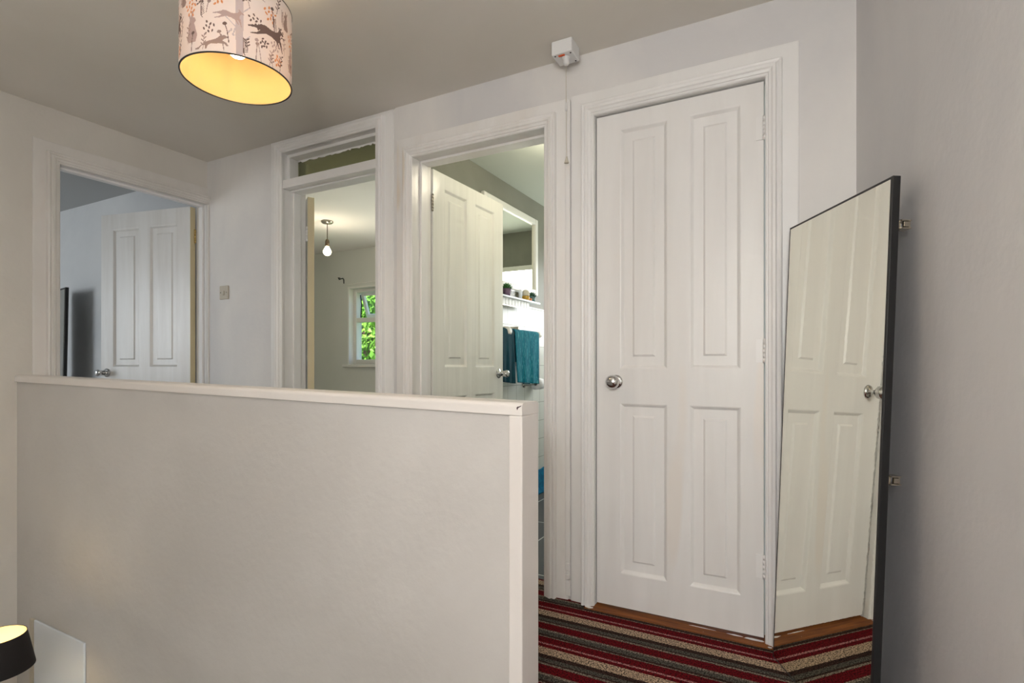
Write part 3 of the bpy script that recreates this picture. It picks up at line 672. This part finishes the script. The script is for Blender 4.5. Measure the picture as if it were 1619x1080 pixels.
# ------------------------------------------------------------------ back bedroom (middle doorway)
BX0, BX1, BY0, BY1 = -5.45, -1.86, 2.26, 4.45
struct(MB().box((BX0 - .08, 2.33, 0), (AX1, 2.35, H)).build('wall_south_back_bedroom', M['roomw']), 'near wall of the back bedroom', 'wall')
WX0, WX1, WZ0, WZ1 = -4.40, -3.30, .985, 1.835
b = MB().box((BX0, BY1, 0), (WX0, BY1 + .2, H)).box((WX1, BY1, 0), (-3.1, BY1 + .2, H)).box((-2.1, BY1, 0), (BX1, BY1 + .2, H)).box((-3.1, BY1, 0), (-2.1, BY1 + .2, WZ0)).box((-3.1, BY1, WZ1 + .1), (-2.1, BY1 + .2, H)).box((WX0, BY1, 0), (WX1, BY1 + .2, WZ0)).box((WX0, BY1, WZ1), (WX1, BY1 + .2, H))
struct(b.build('wall_north_back_bedroom', M['roomw']), 'pale wall around the garden window in the back bedroom', 'wall')
struct(MB().box((BX0 - .08, 2.35, 0), (BX0, BY1 + .2, H)).build('wall_west_back_bedroom', M['roomw']), 'end wall of the back bedroom', 'wall')
struct(MB().box((BX1, 2.261, 0), (-1.805, 4.7, H + .1)).build('wall_partition', M['bathgrey']), 'partition between back bedroom and bathroom', 'wall')
struct(MB().box((BX0 - .08, 2.261, H + .001), (BX1, BY1 + .2, H + .08)).build('ceiling', M['roomc']), 'white ceiling of the back bedroom', 'ceiling')
struct(MB().box((BX0, 2.26, -.05), (BX1, BY1, 0)).build('floor', M['carpetr']), 'floor of the back bedroom', 'floor')
w6 = struct(MB().box((-3.1, BY1 + .1, WZ0), (-3.05, BY1 + .15, WZ1 + .1)).box((-2.15, BY1 + .1, WZ0), (-2.1, BY1 + .15, WZ1 + .1)).box((-3.05, BY1 + .1, WZ0), (-2.15, BY1 + .15, WZ0 + .05)).box((-3.05, BY1 + .1, WZ1 + .05), (-2.15, BY1 + .15, WZ1 + .1)).build('added_window_6', M['upvc']), 'added second white window of the back bedroom, out of view', 'window')  # unseen window, added to bring more light into the back bedroom
MB().box((-3.05, BY1 + .12, WZ0 + .05), (-2.15, BY1 + .124, WZ1 + .05)).build('pane', M['glass'], w6)
wn = empty('window_3', (WX0, BY1, WZ0), 'white garden window with its top light tilted open', 'window', kind='structure')
f = .045; yw = BY1 + .07
zt = 1.455
b = MB().box((WX0, yw, WZ0), (WX0 + f, yw + .06, WZ1)).box((WX1 - f, yw, WZ0), (WX1, yw + .06, WZ1)).box((WX0 + f, yw, WZ0), (WX1 - f, yw + .06, WZ0 + f + .01)).box((WX0 + f, yw, WZ1 - f), (WX1 - f, yw + .06, WZ1)).box((WX0 + f, yw, zt), (WX1 - f, yw + .06, zt + .05))
b.build('window_frame', M['upvc'], wn, bevel=.004)
MB().box((WX0 - .07, BY1 - .035, WZ0 - .028), (WX1 + .07, yw, WZ0)).build('window_sill', M['upvc'], wn, bevel=.005)
MB().box((WX0 - .012, BY1 - .006, WZ0), (WX0 + .006, yw, WZ1 + .01)).box((WX0 + .006, BY1 - .006, WZ1 - .006), (WX1 - .006, yw, WZ1 + .012)).box((WX1 - .006, BY1 - .006, WZ0), (WX1 + .012, yw, WZ1 + .01)).build('window_reveal', M['upvc'], wn)
MB().box((WX0 + f, yw + .03, WZ0 + f), (WX1 - f, yw + .034, zt)).build('pane', M['glass'], wn)
TS = Matrix.Translation((WX0 + f, yw + .065, WZ1 - f)) @ Matrix.Rotation(R(20), 4, 'X')
sw, sh = WX1 - WX0 - 2 * f, WZ1 - f - zt - .05
sash = MB(TS).box((0, 0, -sh), (.035, .035, 0)).box((sw - .035, 0, -sh), (sw, .035, 0)).box((.035, 0, -sh), (sw - .035, .035, -sh + .035)).box((.035, 0, -.035), (sw - .035, .035, 0)).build('opening_sash', M['upvc'], wn, bevel=.003)
MB(TS).box((.03, .015, -sh + .03), (sw - .03, .019, -.03)).build('pane', M['glass'], sash)
MB().tube([(WX0 + f + .004, yw + .06, WZ1 - f - .02), (WX0 + f + .006, yw + .075, WZ1 - f - .12), (WX0 + f + .006, yw + .065, zt + .06)], .006, 8).build('stay_arm', M['dark'], sash)
# bulb pendant
PX, PY = -3.69, 3.47
bp = empty('bare_bulb_pendant', (PX, PY, H), 'bare lit bulb hanging on a short dark cord in the back bedroom', 'ceiling light')
MB().lathe([(0, 0), (.052, 0), (.052, -.012), (.040, -.022), (.012, -.026), (0, -.026)], (PX, PY, H), seg=32).build('ceiling_rose', M['steel'], bp)
MB().tube([(PX, PY, H - .02), (PX, PY, 2.095)], .0035, 8).build('flex', M['bark'], bp)
MB().lathe([(0, .065), (.010, .065), (.016, .055), (.019, .04), (.019, 0), (0, 0)], (PX, PY, 2.035), seg=24).build('bulb_holder', plain('bronze_holder', (.16, .12, .08), .35, .7), bp)
MB().lathe([(r * 1.15, h * 1.05) for r, h in BULB], (PX, PY, 1.953), seg=28).build('bulb', M['bulb'], bp)
light('bare_bulb_glow', 'POINT', (PX, PY, 1.985), 17, (1, .88, .70), .04)
hk = tag(MB().tube([(-4.53, BY1 - .002, 1.955), (-4.53, BY1 - .03, 1.955), (-4.51, BY1 - .035, 1.935), (-4.485, BY1 - .035, 1.940), (-4.46, BY1 - .03, 1.945), (-4.445, BY1 - .03, 1.925), (-4.447, BY1 - .028, 1.885)], .005, 8).build('curtain_hook', M['dark']), 'dark curling curtain bracket on the wall left of the garden window', 'bracket')
tag(MB().tube([(-4.47, BY1 - .004, 1.872), (-4.0, BY1 - .004, 1.885), (-3.3, BY1 - .004, 1.888)], .004, 6).build('curtain_wire', M['upvc']), 'thin pale wire above the garden window', 'wire')
# garden
struct(MB().box((-30, 4.8, -2.75), (20, 40, -2.6)).build('ground', M['grass']), 'garden grass below the window', 'ground')
def tree(name, x, y, z0, zc, rx, rz, n, mat, label, ls_=.085):
    t_ = empty(name, (x, y, z0), label, 'tree', 'garden trees outside the window')
    MB().lathe([(.22, 0), (.16, (zc - z0) * .5), (.08, zc - z0 + rz * .4), (0, zc - z0 + rz * .5)], (x, y, z0), seg=14).build('trunk', M['bark'], t_)
    d = rng.normal(size=(n, 3)); d /= np.linalg.norm(d, axis=1)[:, None]
    rad = rng.uniform(.55, 1.0, n) ** .6 * (1 + .22 * np.sin(d[:, 0] * 7 + 1) * np.cos(d[:, 2] * 6) + .12 * np.sin(d[:, 1] * 13))
    c = d * rad[:, None] * np.array([rx, rx, rz]) + np.array([x, y, zc])
    a = rng.normal(size=(n, 3)); a /= np.linalg.norm(a, axis=1)[:, None]
    q_ = np.cross(a, rng.normal(size=(n, 3))); q_ /= np.linalg.norm(q_, axis=1)[:, None]
    s = (ls_ * rng.uniform(.6, 1.3, n))[:, None]; nn = np.cross(a, q_)
    vs = np.stack([c - a * s, c + q_ * s * .45 + nn * s * .12, c + a * s, c - q_ * s * .45 + nn * s * .12], 1).reshape(-1, 3)
    m_ = MB(); m_.v = [Vector(v) for v in vs]; m_.f = [(4 * i, 4 * i + 1, 4 * i + 2, 4 * i + 3) for i in range(n)]; m_.mi = [0] * n; m_.sm = [False] * n
    return m_.build('foliage', mat, t_)
tree('garden_tree', -8.3, 8.9, -2.6, 1.1, 1.8, 1.7, 16000, M['leaf'], 'bright green tree close outside the garden window')
tree('garden_tree', -14.2, 13.6, -2.6, 2.0, 2.5, 3.4, 12000, M['leafd'], 'deeper green tree behind the nearest garden tree', .2)
tree('garden_tree', -7.6, 16.6, -2.6, 2.2, 2.3, 3.4, 10000, M['leaf'], 'fresh green tree to the right behind the garden window', .16)

# ------------------------------------------------------------------ bathroom
GX, GX2, GY2 = -1.80, -.84, 4.62
struct(MB().box((-1.8049, 2.262, 0), (GX, GY2, H)).build('wall_west_bathroom', M['bathgrey']), 'dark grey-green painted bathroom wall', 'wall')
b = MB().box((GX - .05, GY2, 0), (-1.55, GY2 + .1, H + .1)).box((-.90, GY2, 0), (GX2 + .1, GY2 + .1, H + .1)).box((-1.55, GY2, 0), (-.90, GY2 + .1, 1.10)).box((-1.55, GY2, 1.93), (-.90, GY2 + .1, H + .1))
struct(b.build('wall_north_bathroom', M['bathgrey']), 'far bathroom wall with the window', 'wall')
struct(MB().box((GX2, 2.237, 0), (GX2 + .1, GY2, H + .1)).build('wall_east_bathroom', M['tile']), 'right bathroom wall', 'wall')  # white tile put on this wall to bounce light onto the door
b = MB()
for q in (((-1.55, 4.60, 1.10), (-1.51, 4.66, 1.93)), ((-.94, 4.60, 1.10), (-.90, 4.66, 1.93)), ((-1.51, 4.60, 1.10), (-.94, 4.66, 1.14)), ((-1.51, 4.60, 1.885), (-.94, 4.66, 1.93))): b.box(*q)
bw = struct(b.build('window_4', M['upvc']), 'white bathroom window', 'window')
MB().box((-1.51, 4.64, 1.14), (-.94, 4.644, 1.885)).build('pane', M['glass'], bw)
struct(MB().box((GX - .004, 2.237, H + .001), (GX2, GY2, H + .09)).build('ceiling', M['bathc']), 'pale bathroom ceiling', 'ceiling')
struct(MB().box((GX, 2.238, -.05), (GX2, GY2, -.001)).build('floor', M['slate']), 'grey slate tile bathroom floor with white grout', 'floor')
TXW = GX + .010
struct(MB().box((GX, 3.0, 0), (TXW, GY2, 1.41)).box((GX, 3.0, 1.41), (TXW + .004, GY2, 1.422)).build('trim_15', M['tile']), 'white square wall tiles below the grey bathroom wall', 'tiles')
bl = empty('added_bathroom_ceiling_light', (-1.10, 2.80, H), 'added small round ceiling light just inside the bathroom, right of the door', 'ceiling light')  # fitting added out of view to light the bathroom door
MB().lathe([(0, 0), (.07, 0), (.07, -.015), (0, -.018)], (-1.10, 2.80, H), seg=32).build('base_plate', M['plast'], bl)
MB().lathe([(.018, -.02), (.018, -.05), (0, -.05)], (-1.10, 2.80, H), seg=20).build('bulb_holder', M['plast'], bl)
# wall mirror
wm = empty('bathroom_mirror', (GX, 3.46, 1.53), 'white-framed rectangular mirror above the bathroom shelf', 'mirror')
my0, my1, mz0, mz1, fw = 2.98, 3.80, 1.515, 2.105, .045
fx = GX + .028
b = MB().box((GX, my0, mz0), (fx, my0 + fw, mz1)).box((GX, my1 - fw, mz0), (fx, my1, mz1)).box((GX, my0 + fw, mz0), (fx, my1 - fw, mz0 + fw)).box((GX, my0 + fw, mz1 - fw), (fx, my1 - fw, mz1))
b.build('mirror_frame', M['upvc'], wm, bevel=.006)
MB().box((GX + .001, my0 + fw, mz0 + fw), (GX + .010, my1 - fw, mz1 - fw)).build('mirror_glass', M['mirror'], wm)
# shelf and its things
sz = 1.447; sx1 = -1.70
sh_ = empty('wall_shelf', (GX, 3.35, sz), 'narrow white ledge shelf above the white tiles', 'shelf')
MB().box((GX, 3.02, sz - .012), (sx1, 3.685, sz)).build('shelf_board', M['white'], sh_, bevel=.002)
b = MB()
for k in range(11): b.box((sx1 - .035, 3.05 + k * .046, sz - .060), (sx1 - .028, 3.05 + k * .046 + .040, sz - .0125))
b.build('slatted_apron', M['upvc'], sh_)
MB().box((sx1 - .036, 3.04, sz - .065), (sx1 - .027, 3.56, sz - .059)).build('apron_rail', M['steel'], sh_)
def potplant(y, r, h, pm, lm_, label, n, ll):
    x = sx1 - .045
    o = empty('potted_succulent', (x, y, sz), label, 'pot plant')
    MB().lathe([(0, 0), (r * .8, 0), (r, h), (r * .9, h), (r * .85, h - .008), (0, h - .008)], (x, y, sz + .0005), seg=24).build('pot', pm, o)
    b = MB()
    for k in range(n):
        a = k * 2.4; el = .25 + 1.1 * (k / n); d = Vector((math.cos(a) * math.cos(el), math.sin(a) * math.cos(el), math.sin(el)))
        s_ = d.cross(Vector((0, 0, 1))).normalized() * ll * .22; p0 = Vector((x, y, sz + h - .006)); up = s_.cross(d).normalized() * ll * .1
        p1 = p0 + d * ll * .55; p2 = p0 + d * ll
        b.add([p0, p1 + s_, p2, p1 - s_, p1 + up, p1 - up], [(0, 1, 4), (1, 2, 4), (2, 3, 4), (3, 0, 4), (1, 0, 5), (2, 1, 5), (3, 2, 5), (0, 3, 5)], 0, True)
    b.build('leaves', lm_, o)
potplant(3.235, .030, .054, M['pot_purple'], M['plant'], 'bright green succulent in a mauve pot on the shelf', 30, .050)
potplant(3.635, .026, .044, M['pot_teal'], M['plantd'], 'dark green succulent in a grey-teal pot at the shelf end', 30, .044)
pf = empty('photo_frame', (sx1 - .04, 3.36, sz), 'small framed dark picture on the shelf between pot and bottle', 'picture frame')
MB().box((sx1 - .052, 3.285, sz + .0005), (sx1 - .044, 3.435, sz + .058)).build('frame', M['white'], pf, bevel=.002)
MB().box((sx1 - .0435, 3.295, sz + .008), (sx1 - .0425, 3.425, sz + .050)).build('picture', M['photo'], pf)
tag(MB().lathe([(0, 0), (.012, 0), (.014, .05), (.010, .062), (.006, .066), (0, .066)], (sx1 - .028, 3.405, sz + .0005), seg=20).build('white_bottle', M['white']), 'little white bottle in front of the small picture', 'bottle')
jr = empty('lidded_jar', (sx1 - .045, 3.525, sz), 'amber jar with a domed woven lid beside the white bottle', 'jar')
MB().lathe([(0, 0), (.028, 0), (.030, .01), (.030, .030), (.026, .036), (0, .036)], (sx1 - .045, 3.525, sz + .0005), seg=26).build('jar_body', M['amber'], jr)
MB().lathe([(.028, .037), (.030, .045), (.028, .062), (.018, .076), (.006, .082), (0, .083)], (sx1 - .045, 3.525, sz), seg=26).build('jar_lid', M['cork'], jr)
tag(MB().lathe([(0, 0), (.014, 0), (.015, .018), (.012, .020), (0, .020)], (sx1 - .020, 3.545, sz + .0005), seg=18).build('tealight', M['orange']), 'tiny orange tealight beside the amber jar', 'candle')
# towel rail, towels
rx, rz_ = -1.705, 1.205
tr = empty('towel_rail', (GX, 3.4, rz_), 'towel rail with rounded cream ends on the tiled wall', 'towel rail')
MB().tube([(rx, 3.10, rz_), (rx, 3.66, rz_)], .014, 14).build('rail', plain('grey_rail_metal', (.32, .34, .32), .35, .6), tr)
for y in (3.095, 3.655):
    rr_ = .032 if y < 3.2 else .022
    MB().lathe([(0, -.03), (rr_ * .6, -.03), (rr_, -.022), (rr_, .022), (rr_ * .6, .03), (0, .03)], (rx, y + (.06 if y < 3.2 else 0), rz_), (0, 1, 0), 20).build('rail_end', M['upvc'], tr)
MB().box((TXW, 3.36, rz_ - .01), (rx - .012, 3.41, rz_ + .045)).build('wall_bracket', M['steel'], tr, bevel=.004)
def towel(name, y0, y1, zf, zb, mat, label, ph, flare=0):
    b = MB(); nu, nv = 28, 44; prof = []
    for j in range(nv + 1):
        t_ = j / nv
        if t_ < .16: z = zb + (rz_ - zb) * (t_ / .16); x = rx - .022
        elif t_ < .24: a = math.pi * (1 - (t_ - .16) / .08); x = rx + .021 * math.cos(a); z = rz_ + .019 * math.sin(a)
        else: z = rz_ - (rz_ - zf) * (t_ - .24) / .76; x = rx + .022
        prof.append((x, z, t_))
    vs = []
    for x, z, t_ in prof:
        for i in range(nu + 1):
            s = i / nu; k = max(0, t_ - .24) / .76
            yy = y0 + (y1 - y0) * s; yy = (yy - (y0 + y1) / 2) * (1 - flare * k) + (y0 + y1) / 2
            wv = (math.sin(s * 19 + ph) * .007 + math.sin(s * 37 + ph * 2) * .003) * k
            vs.append((x + wv + .006 * k, yy, z - .010 * s * k * 2))
    fs = [(j * (nu + 1) + i, j * (nu + 1) + i + 1, (j + 1) * (nu + 1) + i + 1, (j + 1) * (nu + 1) + i) for j in range(nv) for i in range(nu)]
    b.add(vs, fs, 0, True); o = b.build(name, mat)
    sd = o.modifiers.new('thick', 'SOLIDIFY'); sd.thickness = .005; sd.offset = 0
    return tag(o, label, 'towel')
towel('hand_towel', 3.235, 3.62, .86, 1.0, M['teal'], 'bright teal hand towel hanging over the rail', .4, .10)
towel('hand_towel', 2.99, 3.215, .875, 1.0, M['navy'], 'dark navy-teal towel hanging left of the bright teal towel', 1.4, 0)
# toilet roll holder
hy, hz = 3.66, .835
th_ = empty('toilet_roll_holder', (TXW, hy, hz), 'chrome toilet roll holder on the tiles below the towel', 'toilet roll holder')
MB().lathe([(0, 0), (.026, 0), (.026, .008), (.012, .012), (.010, .060), (0, .060)], (TXW, hy - .08, hz), (1, 0, 0), 20).build('wall_mount', M['chrome'], th_)
MB().tube([(TXW + .055, hy - .085, hz), (TXW + .055, hy + .11, hz)], .008, 12).build('roll_bar', M['chrome'], th_)
tag(MB().lathe([(.0125, -.045), (.042, -.045), (.042, .045), (.0125, .045), (.0125, -.045)], (TXW + .055, hy + .055, hz), (0, 1, 0), 36).build('toilet_roll', M['paper']), 'white toilet roll on the chrome holder', 'toilet roll')
tag(MB().lathe([(0, 0), (.010, 0), (.010, .03), (.006, .034), (.006, .06), (.011, .064), (.011, .075), (0, .075)], (TXW + .028, 3.52, .405), seg=14).build('pipe_fitting', M['chrome']), 'small chrome pipe fitting low on the white tiles', 'pipe fitting')
b = MB(); n = 12; vs = []      # mat pushed up against the tiles
for j, (x, z) in enumerate(((-1.782, .150), (-1.775, .165), (-1.765, .158), (-1.755, .09), (-1.750, .030), (-1.745, .014), (-1.72, .013), (-1.71, .001), (-1.76, .001), (-1.779, .02))):
    for i in range(n + 1): vs.append((x + .004 * math.sin(i * 1.7 + j), 3.55 + i * .06, z + (.004 * math.sin(i * 2.1 + j) if z > .012 else 0)))
b.add(vs, [(j * (n + 1) + i, j * (n + 1) + i + 1, ((j + 1) % 10) * (n + 1) + i + 1, ((j + 1) % 10) * (n + 1) + i) for j in range(10) for i in range(n)], 0, True)
tag(b.build('bath_mat', M['blue']), 'blue bath mat on the grey tiles against the bathroom wall', 'bath mat')
# unseen window added in the rear wall to light the landing
rw = MB().box((-.3, -1.85, .92), (-.25, -1.80, 2.08)).box((.55, -1.85, .92), (.6, -1.80, 2.08)).box((-.25, -1.85, .92), (.55, -1.80, .97)).box((-.25, -1.85, 2.03), (.55, -1.80, 2.08)).box((-.25, -1.85, 1.5), (.55, -1.80, 1.55)).build('added_window_5', M['upvc'])
struct(rw, 'added landing window behind the viewpoint', 'window'); MB().box((-.25, -1.83, .97), (.55, -1.826, 2.03)).build('pane', M['glass'], rw)
